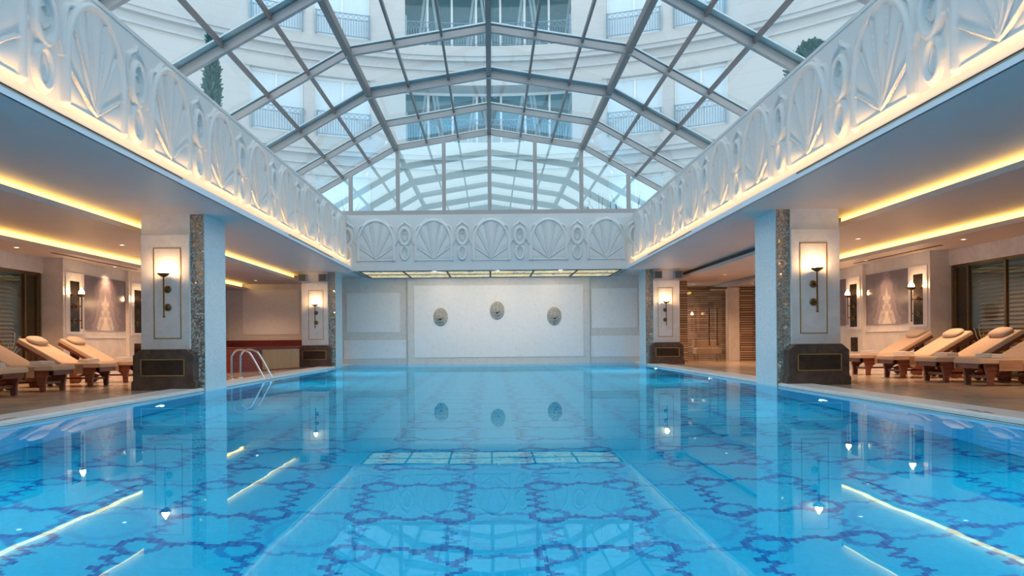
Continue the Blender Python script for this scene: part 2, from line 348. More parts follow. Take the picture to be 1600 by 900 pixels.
def pool_floor():
    nx = int(round(2*PE/T)); x0 = -PE; dx = 2*PE/nx
    ya, yb = 2.6, BW; ny = int(round((yb-ya)/T)); dy = (yb-ya)/ny
    xs = x0+dx*np.arange(nx+1); ys = ya+dy*np.arange(ny+1)
    X,Y = np.meshgrid(xs, ys)
    co = np.stack([X,Y,np.full_like(X,-WD)],-1).reshape(-1,3).astype(np.float32)
    i,j = np.meshgrid(np.arange(nx), np.arange(ny)); a = (j*(nx+1)+i).ravel()
    q = np.stack([a,a+1,a+nx+2,a+nx+1],-1).astype(np.int32)
    cx = (x0+dx*(i+.5)).ravel(); cy = (ya+dy*(j+.5)).ravel()
    # cell coordinates: dark cell centred at (0,0), period P
    u = (cx-.065-P/2)/P; v = (cy-5.80)/P
    u = (u-np.round(u))*P; v = (v-np.round(v))*P
    au, av = np.abs(u), np.abs(v)
    tri = lambda t,p: np.abs((t/p)%1-.5)*2
    mat = np.zeros(len(cx), int)
    def seg(d, w): return d < w
    H = .475; V = .455; w = .030
    # faint large circle where four cells meet
    r = np.hypot(P/2-au, P/2-av); mat[(np.abs(r-.25)<.028)] = 3
    # mid-blue links between neighbouring cells
    wav = .025*np.cos(2*PI*(P/2-au)/.21)
    mat[(au>H-.05)&(np.abs(av-(V-.14)-wav*.7)<w*.8)] = 2
    zz = .045*(tri(P/2-av,.13)-.5)*2
    mat[(av>V-.03)&(np.abs(au-(H-.15)-zz)<w*1.05)] = 2
    # corner rings
    ru = au-(H-.15); rv = av-(V-.10)
    ring = np.maximum(np.maximum(np.abs(ru)/1.15,np.abs(rv)),(np.abs(ru)/1.15+np.abs(rv))*.72)
    rm = (np.abs(ring-.115)<.026); mat[rm] = 2
    # dark outline
    inside = (au<H-.12)
    hw_ = V-.045+.028*np.cos(2*PI*u/.24)*(au<.24)+.03*np.clip((au-.2)/.1,0,1)
    mat[(au<H-.17)&(np.abs(av-hw_)<w)] = 1
    ww_ = H-.075+.055*(tri(v+.0,.145)-.5)*2
    mat[(av<V-.17)&(np.abs(au-ww_)<w*1.25)] = 1
    mat[rm&((ru>0)|(rv>0))&~((ru<-.03)|(rv<-.03))] = 1
    mat[rm&(rv>.02)&(ru>-.1)] = 1
    stripe = (i.ravel()%2==0)
    mat[(mat==1)&stripe] = 4
    me = bpy.data.meshes.new('pool_floor')
    me.vertices.add(len(co)); me.vertices.foreach_set('co', co.ravel())
    me.loops.add(q.size); me.loops.foreach_set('vertex_index', q.ravel())
    me.polygons.add(len(q)); me.polygons.foreach_set('loop_start', np.arange(0,q.size,4,dtype=np.int32)); me.polygons.foreach_set('loop_total', np.full(len(q),4,np.int32))
    for nm,c in (('base',(.0003,.345,.51)),('navy',(.0005,.075,.25)),('mid',(.001,.17,.37)),('faint',(.001,.285,.475)),('navy2',(.0005,.13,.32))):
        me.materials.append(pbr('pool_tile_'+nm, c, .6, 0, .15, var=.10, vscale=26))
    me.polygons.foreach_set('material_index', mat.astype(np.int32)); me.update(calc_edges=True)
    o = bpy.data.objects.new('pool_floor', me); COL.objects.link(o)
    o['kind']='structure'; o['label']='blue mosaic pool bottom with dark linked ring pattern'
pool_floor()
M['pooltile'] = mosaic('pool_wall_tile', [(.01,.34,.62),(.02,.42,.70),(.0,.28,.56)], .03, .35, 0, 0, (.1,.4,.6))
struct(MB().box(-PE,PE,Y0,2.6,-WD-.1,-WD), 'pool_floor', M['pooltile'], 'plain blue tiled near end of the pool bottom')
for s in (-1,1): struct(MB().box(s*PE,s*(PE+.15),Y0,BW,-WD-.1,-.10), 'pool_wall_'+SIDE[s], M['pooltile'], 'blue tiled %s side of the pool under water'%SIDE[s])
struct(MB().box(-PE-.15,PE+.15,BW,BW+.15,-WD-.1,-.02), 'pool_wall_back', M['pooltile'], 'blue tiled far end of the pool under water')
struct(MB().box(-PE-.15,PE+.15,Y0-.15,Y0,-WD-.1,-.02), 'pool_wall_front', M['pooltile'], 'blue tiled near end of the pool under water')
w = MB().add([(-PE+.03,Y0,0),(PE-.03,Y0,0),(PE-.03,BW,0),(-PE+.03,BW,0)],[(0,1,2,3)]).build('pool_water', M['water'])
tag(w, 'clear calm blue water filling the pool', 'water', kind='stuff')

# underwater lamps
M['poollamp'] = emis('pool_lamp_lens', (.70,.95,1), 1.5)
UW = 50
for s in (-1,1):
    for k,y in enumerate((5.0,10.6,16.0,21.2)):
        t = thing('pool_light', 'round underwater lamp in the %s pool wall, %s from the near end'%(SIDE[s],['first','second','third','fourth','fifth','sixth'][k]), 'pool light', (s*PE,y,-1.15), group='underwater lamps')
        MB().lathe([(.0,.0),(.12,.0),(.15,.02),(.165,.03),(.165,0)],(0,0,0),20,'x' ,1,1).build('bezel', M['steel'], t).scale=(-s,1,1)
        MB().lathe([(.0,.045),(.08,.04),(.118,.022),(.12,.005)],(0,0,0),20,'x').build('lens', M['poollamp'], t).scale=(-s,1,1)
        l = bpy.data.lights.new('pool_lamp','AREA'); l.shape='DISK'; l.size=.09; l.energy=UW*(2.6 if y>20 else 1.4 if y>15 else 1); l.color=(.50,.95,1)
        lo = bpy.data.objects.new('pool_lamp', l); COL.objects.link(lo); lo.location=(s*(PE-.06),y,-1.15); lo.rotation_euler=(0,s*PI/2,0)

for k,x in enumerate((-3.6,-1.2,1.2,3.6)):  # unseen lamps added behind the camera to light the pool more evenly
    t = thing('pool_light','round added underwater lamp, unseen, in the near end wall of the pool, %s from the left'%['first','second','third','fourth'][k],'pool light',(x,Y0,-1.0),group='added underwater lamps of the near end')
    MB().lathe([(0,0),(.12,0),(.15,.02),(.165,.03),(.165,0)],(0,0,0),20,'y').build('bezel', M['steel'], t).scale=(1,-1,1)
    MB().lathe([(0,.045),(.08,.04),(.118,.022),(.12,.005)],(0,0,0),20,'y').build('lens', M['poollamp'], t).scale=(1,-1,1)
    l = bpy.data.lights.new('pool_lamp','AREA'); l.shape='DISK'; l.size=.24; l.energy=210; l.color=(.55,.95,1)
    lo = bpy.data.objects.new('pool_lamp', l); COL.objects.link(lo); lo.location=(x,Y0+.07,-1.0); lo.rotation_euler=(PI/2,0,0)

# ------------------------------------------------------------------ ceilings over the aisles, coves
YF = BW
for s in (-1,1):
    xo = WX[s]+.1
    c = MB()
    c.box(s*4.14,s*6.34,Y0,BW+3.3,ZC,ZC+.04)                 # soffit beside the pool
    c.box(s*4.14,s*4.165,Y0,FE,ZC-.0,ZC+.085)                # lip of the cove
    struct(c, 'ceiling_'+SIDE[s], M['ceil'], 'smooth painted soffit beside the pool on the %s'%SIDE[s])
    c = MB().box(s*4.13,s*4.14,Y0,FE+.0,ZC-.004,ZC+.085); struct(c,'trim_3' if s<0 else 'trim_4', M['fascia'], 'white fascia edge of the %s soffit'%SIDE[s])
    c = MB(); c.box(s*6.18,s*8.34,Y0,BW+3.3,2.758,2.785); c.box(s*6.172,s*6.205,Y0,BW+3.3,2.752,2.835)
    c.box(s*6.34,s*6.36,Y0,BW+3.3,2.785,ZC+.04)
    c.box(s*8.2,s*(xo+.3),Y0,BW+3.3,2.57,2.60); c.box(s*8.192,s*8.225,Y0,BW+3.3,2.564,2.64); c.box(s*8.34,s*8.36,Y0,BW+3.3,2.6,2.785)
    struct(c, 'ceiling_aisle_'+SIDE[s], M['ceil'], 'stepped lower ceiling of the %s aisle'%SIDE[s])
    y1 = BW-1.2 if s<0 else 13.2
    o = MB().box(s*6.30,s*6.34,Y0+.1,y1,2.80,ZC-.005).build('cove_light_strip', M['cove']); tag(o,'yellow glowing cove strip nearer the pool in the %s ceiling'%SIDE[s],'light strip')
    o = MB().box(s*8.30,s*8.34,Y0+.1,BW-.2 if s<0 else 20.0,2.61,2.752).build('cove_light_strip', M['cove']); tag(o,'yellow glowing cove strip nearer the outer wall in the %s ceiling'%SIDE[s],'light strip')
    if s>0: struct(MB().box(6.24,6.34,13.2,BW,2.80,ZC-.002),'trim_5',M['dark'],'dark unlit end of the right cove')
    # frieze cove
    o = MB().box(s*4.168,s*4.20,Y0+.2,FE-.1,ZC+.041,ZC+.050).build('cove_light_strip', M['covef']); tag(o,'warm hidden light strip at the foot of the %s shell frieze'%SIDE[s],'light strip')
    l = bpy.data.lights.new('cove_tube','AREA'); l.shape='RECTANGLE'; l.size=FE; l.size_y=.03; l.energy=30; l.spread=1.15; l.color=(1,.56,.18)
    lo = bpy.data.objects.new('cove_tube', l); COL.objects.link(lo); lo.location=(s*4.185,FE/2,ZC+.056); lo.rotation_euler=(Matrix.Rotation(-s*PI*.97 if False else PI+s*.24,3,'Y')@Matrix.Rotation(PI/2,3,'Z')).to_euler()
    # slot diffusers on the fascia
    for k,(a,b) in enumerate(((2.0,9.9),(15.1,19.3))):
        t = thing('slot_diffuser', 'dark linear air slot in the %s fascia, %s'%(SIDE[s],['nearer the viewer','the far short one'][k]), 'air vent', (s*4.13,(a+b)/2,ZC+.066))
        h=(b-a)/2; MB().box(-s*.004,0,-h,h,0,.016).build('slot', M['dark'], t)
        MB().box(-s*.006,0,-h,h,-.008,0).build('trim_line', M['gold'], t)
# ceiling over the far end, front end
struct(MB().box(-4.2,4.2,FE+.2,BW+.3,ZC,ZC+.04), 'ceiling_back', M['plaster'], 'ceiling over the far end of the pool')
struct(MB().box(-4.2,4.2,Y0,-.6,ZC,ZC+.04), 'ceiling_front', M['plaster'])

# ------------------------------------------------------------------ friezes with raised shells
def seg_d(U,V,pts):
    d = np.full(U.shape, 9.)
    for (ax,ay),(bx,by) in zip(pts[:-1],pts[1:]):
        vx,vy = bx-ax,by-ay; L2 = vx*vx+vy*vy+1e-12
        t = np.clip(((U-ax)*vx+(V-ay)*vy)/L2,0,1); d = np.minimum(d, np.hypot(U-ax-t*vx, V-ay-t*vy))
    return d
def ridge(d,w,h): return h*np.sqrt(np.clip(1-(d/w)**2,0,1))
def smooth_pts(pts, n=6):
    out=[]
    P_=[pts[0]]+list(pts)+[pts[-1]]
    for i in range(1,len(P_)-2):
        p0,p1,p2,p3=[np.array(P_[i+k]) for k in (-1,0,1,2)]
        for k in range(n):
            t=k/n; out.append(tuple(.5*((2*p1)+(-p0+p2)*t+(2*p0-5*p1+4*p2-p3)*t*t+(-p0+3*p1-3*p2+p3)*t**3)))
    out.append(tuple(pts[-1])); return out
def arch_pts(a,b,v0,vt):
    pts=[(-a,vt)]
    pts=[(-a*1.02,v0),(-a*1.01,(v0+vt)/2)]
    for k in range(25):
        t=PI-PI*k/24; pts.append((a*math.cos(t), vt+b*math.sin(t)))
    return pts+[(a*1.01,(v0+vt)/2),(a*1.02,v0)]
HALF = .8575
def shell_h(U,V):
    A = arch_pts(.525,.66,0,.52); dA = seg_d(U,V,A)
    z = ridge(dA,.048,.050)
    inA = ((np.abs(U)<.49)&(V<=.52)&(V>0))|(((U/.49)**2+((V-.52)/.62)**2<1)&(V>.52))
    ends = [(-.48,.36),(-.385,.80),(-.17,1.08),(.17,1.08),(.385,.80),(.48,.36)]
    ang = np.arctan2(V-.0, U)
    ea = np.array([0]+sorted(math.atan2(b,a) for a,b in ends)+[PI])
    fl = np.zeros_like(U)
    for a,b in zip(ea[:-1],ea[1:]):
        mk=(ang>=a)&(ang<=b); t=(ang-a)/(b-a); fl = np.where(mk, np.sin(PI*np.clip(t,0,1))**.7, fl)
    rr = np.clip(np.hypot(U,V)/.6,0,1)
    z = np.maximum(z, np.where(inA, .030*fl*rr, 0))
    for e in ends: z = np.maximum(z, ridge(seg_d(U,V,[(0,.03),e]),.017,.026+.014*np.clip(np.hypot(U,V),0,1)))
    z = np.maximum(z, ridge(seg_d(U,V,[(-.47,.0),(.47,.0)]),.020,.02))
    for s in (-1,1):
        sh = smooth_pts([(s*.20,1.205),(s*.30,1.12),(s*.38,1.045),(s*.475,1.0),(s*.525,.90),(s*.56,.66),(s*.585,.47)])
        z = np.maximum(z, ridge(seg_d(U,V,sh),.026,.030))
        z = np.maximum(z, ridge(seg_d(U,V,smooth_pts([(s*.585,.47),(s*.62,.56),(s*.66,.62)])),.022,.028))
    return z
def scroll_h(U,V):
    cap = smooth_pts([(0,1.16),(-.035,1.09),(-.10,1.05),(-.175,.99),(-.20,.88),(-.195,.70)])
    cap2 = [(-a,b) for a,b in cap]
    z = np.maximum(ridge(seg_d(U,V,cap),.024,.030), ridge(seg_d(U,V,cap2),.024,.030))
    el = lambda cx,cy,rx,ry: [(cx+rx*math.cos(t),cy+ry*math.sin(t)) for t in np.linspace(0,2*PI,33)]
    z = np.maximum(z, ridge(seg_d(U,V,el(0,.70,.145,.245)),.050,.048))
    z = np.maximum(z, ridge(seg_d(U,V,el(0,.215,.118,.195)),.042,.036))
    drop = smooth_pts([(0,.82),(-.06,.74),(-.07,.66),(0,.60),(.07,.66),(.06,.74),(0,.82)])
    z = np.maximum(z, ridge(seg_d(U,V,drop),.018,.022))
    z = np.where(((U/.06)**2+((V-.70)/.10)**2<1), np.maximum(z-.02,-.012), z)
    d2 = smooth_pts([(0,.36),(-.05,.22),(-.035,.12),(0,.09),(.035,.12),(.05,.22),(0,.36)])
    z = np.maximum(z, ridge(seg_d(U,V,d2),.016,.018))
    for s in (-1,1):
        z = np.maximum(z, ridge(seg_d(U,V,smooth_pts([(s*.2,.88),(s*.205,.70),(s*.2,.55)])),.02,.02))
    return z
def relief_mesh(name, fn, hw, v0, v1, step, su=1):
    nu = int(2*hw/step); nv = int((v1-v0)/step)
    us = np.linspace(-hw,hw,nu+1); vs = np.linspace(v0,v1,nv+1); U,V = np.meshgrid(us,vs)
    z = fn(U,V)
    ed = np.minimum(np.minimum(U+hw,hw-U),np.minimum(V-v0,v1-V)); 
    z = z*1.45*np.clip(ed/.012,0,1)+.002
    z[0,:]=z[-1,:]=0; z[:,0]=z[:,-1]=0
    co = np.stack([U*su,-z,V],-1).reshape(-1,3)
    i,j = np.meshgrid(np.arange(nu),np.arange(nv)); a=(j*(nu+1)+i).ravel()
    me = bpy.data.meshes.new(name); me.from_pydata(co.tolist(),[],np.stack([a,a+1,a+nu+2,a+nu+1],-1).tolist())
    me.polygons.foreach_set('use_smooth',[True]*len(me.polygons)); me.materials.append(M['relief']); me.update(); return me
FZ = 3.24
def part_from(me, name, parent, loc, rz):
    o = bpy.data.objects.new(name, me); COL.objects.link(o); o.parent = parent; o.location = loc; o.rotation_euler=(0,0,rz); return o
su = 1.86/1.715
shS = relief_mesh('shell_relief', shell_h, .655, -.05, 1.26, .0125, su); scS = relief_mesh('scroll_relief', scroll_h, .2025, -.05, 1.26, .0125, su)
shB = relief_mesh('shell_relief', shell_h, .655, -.05, 1.26, .0125); scB = relief_mesh('scroll_relief', scroll_h, .2025, -.05, 1.26, .0125)
for s in (-1,1):
    fr = MB().box(s*4.29,s*4.56,-.6,FE+.2,ZC+.042,4.57).build('shell_frieze', M['relief'])
    tag(fr, 'long white plaster frieze of raised shells above the %s side of the pool'%SIDE[s], 'frieze')
    MB().box(s*4.282,s*4.29,-.6,FE,ZC+.05,ZC+.16).build('lower_moulding', M['relief'], fr)
    MB().box(s*4.28,s*4.29,-.6,FE,4.52,4.57).build('upper_moulding', M['relief'], fr)
    for k in range(12):
        y = 8.0+1.86*(7-k)
        if y < .3: break
        part_from(shS,'shell_relief',fr,(s*4.29,y,FZ),-s*PI/2); part_from(scS,'scroll_relief',fr,(s*4.29,y-.93,FZ),-s*PI/2)
fr = MB().box(-4.288,4.288,FE,FE+.2,ZC-.03,4.57).build('shell_frieze', M['relief'])
tag(fr, 'white plaster shell frieze across the far end below the gable window', 'frieze')
for k in range(-2,3): part_from(shB,'shell_relief',fr,(k*1.715+.03,FE,FZ-.03),0)
for k in range(-2,4): part_from(scB,'scroll_relief',fr,((k-.5)*1.715+.03,FE,FZ-.03),0)
struct(MB().box(-4.56,4.56,-.9,-.605,ZC-.02,7.4), 'wall_front_upper', M['plaster'], 'upper wall behind the viewer')

# stained glass ceiling panel
def stained_mat():
    m, nt, out = new_mat('backlit_stained_glass'); L = nt.links.new; tc = N(nt,'ShaderNodeTexCoord')
    n = N(nt,'ShaderNodeTexNoise', i={'Scale':2.2,'Detail':1.0,'Distortion':1.5}); L(tc.outputs['Object'], n.inputs['Vector'])
    c = ramp(nt, n.outputs['Fac'], [(.0,(.55,.36,.14)),(.44,(.75,.56,.28)),(.54,(.85,.74,.50)),(.58,(.10,.14,.20)),(.63,(.70,.52,.26))])
    e = N(nt,'ShaderNodeEmission'); e.inputs[1].default_value=.5; L(c, e.inputs[0])
    g = N(nt,'ShaderNodeBsdfDiffuse'); L(c, g.inputs[0]); ad = N(nt,'ShaderNodeAddShader'); L(e.outputs[0], ad.inputs[0]); L(g.outputs[0], ad.inputs[1])
    L(ad.outputs[0], out.inputs[0]); return m
t = thing('stained_glass_panel', 'backlit golden stained glass ceiling panel over the far end of the pool', 'ceiling panel', (0,23.35,ZC))
MB().box(-3.95,3.95,-1.15,1.15,-.028,-.012).build('glass', stained_mat(), t)
m = MB()
for k in range(7): x=-3.95+7.9*k/6; m.box(x-.03,x+.03,-1.15,1.15,-.045,-.0)
for y in (-1.15,-.05,1.15): m.box(-3.98,3.98,y-.03,y+.03,-.045,0)
m.build('lead_frame', M['dark'], t)

# ------------------------------------------------------------------ back wall
CX = .27
b = MB().box(-10.2,6.6,BW,BW+.2,-.1,ZC+.04); struct(b,'wall_back', M['speckb'], 'speckled beige marble wall at the far end')
struct(MB().box(CX-3.06,CX+3.06,BW-.10,BW,-.1,ZC), 'wall_back_centre', M['speckb'], 'projecting pale central bay of the far wall with the lion heads')
def wall_panel(x0,x1,z0,z1,y,label,mat='speck'):
    o = MB().box(x0,x1,y-.022,y,z0,z1).build('marble_wall_panel', M[mat], bevel=.006); tag(o,label,'wall panel'); return o
wall_panel(CX-2.84,CX+2.84,.24,2.66,BW-.10,'large pale speckled marble panel carrying the three lion heads')
zz = lambda y: .8-(y-532)*BW/1150
wall_panel(-4.85,-3.06,zz(518),zz(456),BW,'upper marble panel left of the central bay at the far end')
wall_panel(3.40,4.95,zz(514),zz(452),BW,'upper marble panel right of the central bay at the far end')
wall_panel(-4.95,-2.85,.22,zz(530),BW,'lower marble panel left of the central bay at the far end')
wall_panel(3.36,5.05,.22,zz(526),BW,'lower marble panel right of the central bay at the far end')
wall_panel(-8.35,-6.45,zz(520),zz(450),BW,'square marble panel above the dark red hot tub ledge')
# lion heads
def lion(x,z,label):
    t = thing('lion_head_spout', label, 'wall fountain', (x,BW-.122,z), group=None)
    m = MB(); 
    m.lathe([(.0,.03),(.17,.03),(.20,.055),(.235,.045),(.245,0)],(0,0,0),28,'y',1,1.25); m.build('rim', LM, t)
    mane = MB()
    for ring,(rad,nn,sz) in enumerate(((.165,15,.045),(.125,12,.042))):
        for k in range(nn):
            a=2*PI*k/nn+ring*.2; mane.blob((rad*math.cos(a),-.06-.02*ring,rad*1.2*math.sin(a)+.01),(sz,.04,sz*1.25),8,6)
    mane.build('mane', LM, t)
    fc = MB(); fc.blob((0,-.09,.02),(.095,.075,.12),16,10); fc.blob((0,-.15,-.02),(.05,.05,.045),12,8); fc.blob((0,-.165,.04),(.022,.03,.05),10,6)
    for s in (-1,1):
        fc.blob((s*.045,-.145,.055),(.025,.02,.016),8,6); fc.blob((s*.085,-.09,.115),(.028,.02,.032),8,6); fc.blob((s*.03,-.165,-.035),(.032,.03,.026),8,6)
    fc.build('face', LM, t)
    mo = MB(); mo.blob((0,-.155,-.085),(.035,.02,.022),10,6); mo.build('mouth', M['dark'], t)
    mo = MB(); mo.tube([(-.10,-.10,-.07),(-.07,-.13,-.12),(0,-.145,-.145),(.07,-.13,-.12),(.10,-.10,-.07)],.018,8); mo.build('ring', LM, t)
for x,lb in ((-1.68,'left'),(.22,'middle'),(2.13,'right')):  # spots added under the frieze to brighten the far wall
    t = thing('downlight','small added spotlight under the far frieze aimed at the %s lion head'%lb,'downlight',(x,22.05,ZC-.03))
    MB().lathe([(.03,-.001),(.034,-.008),(.046,-.008),(.048,0)],(0,0,0),20).build('trim_ring', M['fascia'], t)
    MB().lathe([(0,-.003),(.03,-.003)],(0,0,0),20).build('lens', M['dlens'], t)
    l = bpy.data.lights.new('downlight_bulb','SPOT'); l.energy=48; l.color=(1,.84,.72); l.spot_size=2.0; l.spot_blend=1; l.shadow_soft_size=.04
    lo = bpy.data.objects.new('downlight_bulb', l); COL.objects.link(lo); lo.location=(x,22.05,ZC-.07); lo.rotation_euler=(1.02,0,0)
LM = pbr('grey_stone_lion', (.50,.47,.43), .5, var=.35, vscale=14)
lion(-1.68,1.60,'carved lion head spout on the far wall, left of the higher middle one')
lion(.22,1.80,'carved lion head spout on the far wall, the higher middle one')
lion(2.13,1.60,'carved lion head spout on the far wall, right of the higher middle one')

# ------------------------------------------------------------------ columns
def column(s, y, which):
    t = thing('marble_column', 'marble and mosaic column on the %s side of the pool, %s'%(SIDE[s],which), 'column', (s*PE, y, 0))
    X = lambda a: s*(a-PE)
    MB().box(X(4.75),X(5.79),.0,.95,-.3,ZC).build('mosaic_core', M['pale_mosaic'], t)['label']='pale glass mosaic side tinted blue for the water light'
    MB().box(X(4.76),X(4.985),-.012,0,-.3,ZC).build('bronze_mosaic_strip', M['bronze_mosaic'], t)['label']='glittering bronze mosaic strip'
    MB().box(X(4.985),X(5.79),-.06,0,.62,2.60).build('marble_facing', M['colmarble'], t, bevel=.006)
    MB().box(X(4.985),X(5.79),-.03,0,2.60,ZC).build('marble_capital', M['colmarble'], t)
    fx0,fx1,fz0,fz1 = 5.12,5.58,.87,2.38
    m = MB(); g=.018
    for a,b,c,d in ((fx0,fx1,fz0,fz0+g),(fx0,fx1,fz1-g,fz1),(fx0,fx0+g,fz0,fz1),(fx1-g,fx1,fz0,fz1)): m.box(X(a),X(b),-.066,-.06,c,d)
    m.build('gold_frame_line', M['gold'], t)
    # dark plinth with chamfered shoulders
    bx0,bx1 = 4.865,5.86
    base = MB(); base.extrude([(X(bx0-.03),DECK-.02),(X(bx1+.03),DECK-.02),(X(bx1+.03),.16),(X(bx1),.19),(X(bx1),.60),(X(bx1-.12),.70),(X(bx0+.12),.70),(X(bx0),.60),(X(bx0),.19),(X(bx0-.03),.16)],'y',-.22,.90)
    pb = base.build('base', M['brown'], t, bevel=.008); pb['label']='dark brown marble base'
    m = MB(); m.box(X(5.02),X(5.72),-.224,-.22,.27,.53); m.build('inlay', M['browni'], pb)
    m = MB(); g=.016
    for a,b,c,d in ((5.01,5.73,.26,.26+g),(5.01,5.73,.54-g,.54),(5.01,5.01+g,.26,.54),(5.73-g,5.73,.26,.54)): m.box(X(a),X(b),-.228,-.22,c,d)
    m.build('gold_frame_line', M['gold'], pb)
    # torch sconce
    sconce((s*5.345, y-.06, 1.22), 'y', 'torch wall lamp on the %s %s column'%(which.split(',')[0].replace('the ',''),SIDE[s]), 1.0)
    return t
def sconce(loc, axis, label, k, s=1, power=13):
    """torch on a rod with two wall discs; axis y: faces the viewer, x: faces the pool"""
    rz = 0 if axis=='y' else (PI/2 if s<0 else -PI/2)
    t = thing('torch_sconce', label, 'wall lamp', loc, rz); t.scale=(k,k,k); o=.15
    MB().tube([(0,-o,0),(0,-o,.02),(0,-o,.03),(0,-o,.66)],[.016,.022,.014,.012],10).build('rod', M['brass'], t)
    for z in (.17,.47):
        m = MB(); m.lathe([(0,.028),(.03,.026),(.058,.014),(.062,0)],(0,0,z),20,'y'); m.tube([(0,-.02,z),(0,-o,z)],.012,8); m.build('wall_disc', M['brass'], t)
    MB().lathe([(.0,.655),(.02,.66),(.045,.675),(.085,.70),(.100,.722),(.096,.726),(.0,.70)],(0,-o,0),24).build('bowl', M['brass'], t)
    fl = MB(); 
    fl.lathe([(.0,.705),(.035,.71),(.055,.735),(.058,.76),(.046,.79),(.024,.825),(.006,.86),(0,.865)],(0,-o,0),16); fl.build('glass_flame', M['flame'], t)
for s in (-1,1):
    column(s, 12.25, 'the near one'); column(s, 22.6, 'the far one')
# wall speakers on the far columns
for s in (-1,1):
    for k,x in enumerate((5.10,5.72)):
        t = thing('wall_speaker', 'small grey speaker at the top of the far %s column, %s'%(SIDE[s],'nearer the pool' if k==0 else 'nearer the outer wall'),'speaker',(s*x,22.52,2.74))
        MB().box(-.13,.13,-.16,0,-.11,.13).build('housing', pbr('speaker_grey',(.30,.30,.33),.5) if not bpy.data.materials.get('speaker_grey') else bpy.data.materials['speaker_grey'], t, bevel=.015)
        MB().box(-.10,.10,-.168,-.16,-.085,.105).build('grille', M['mosb'], t)

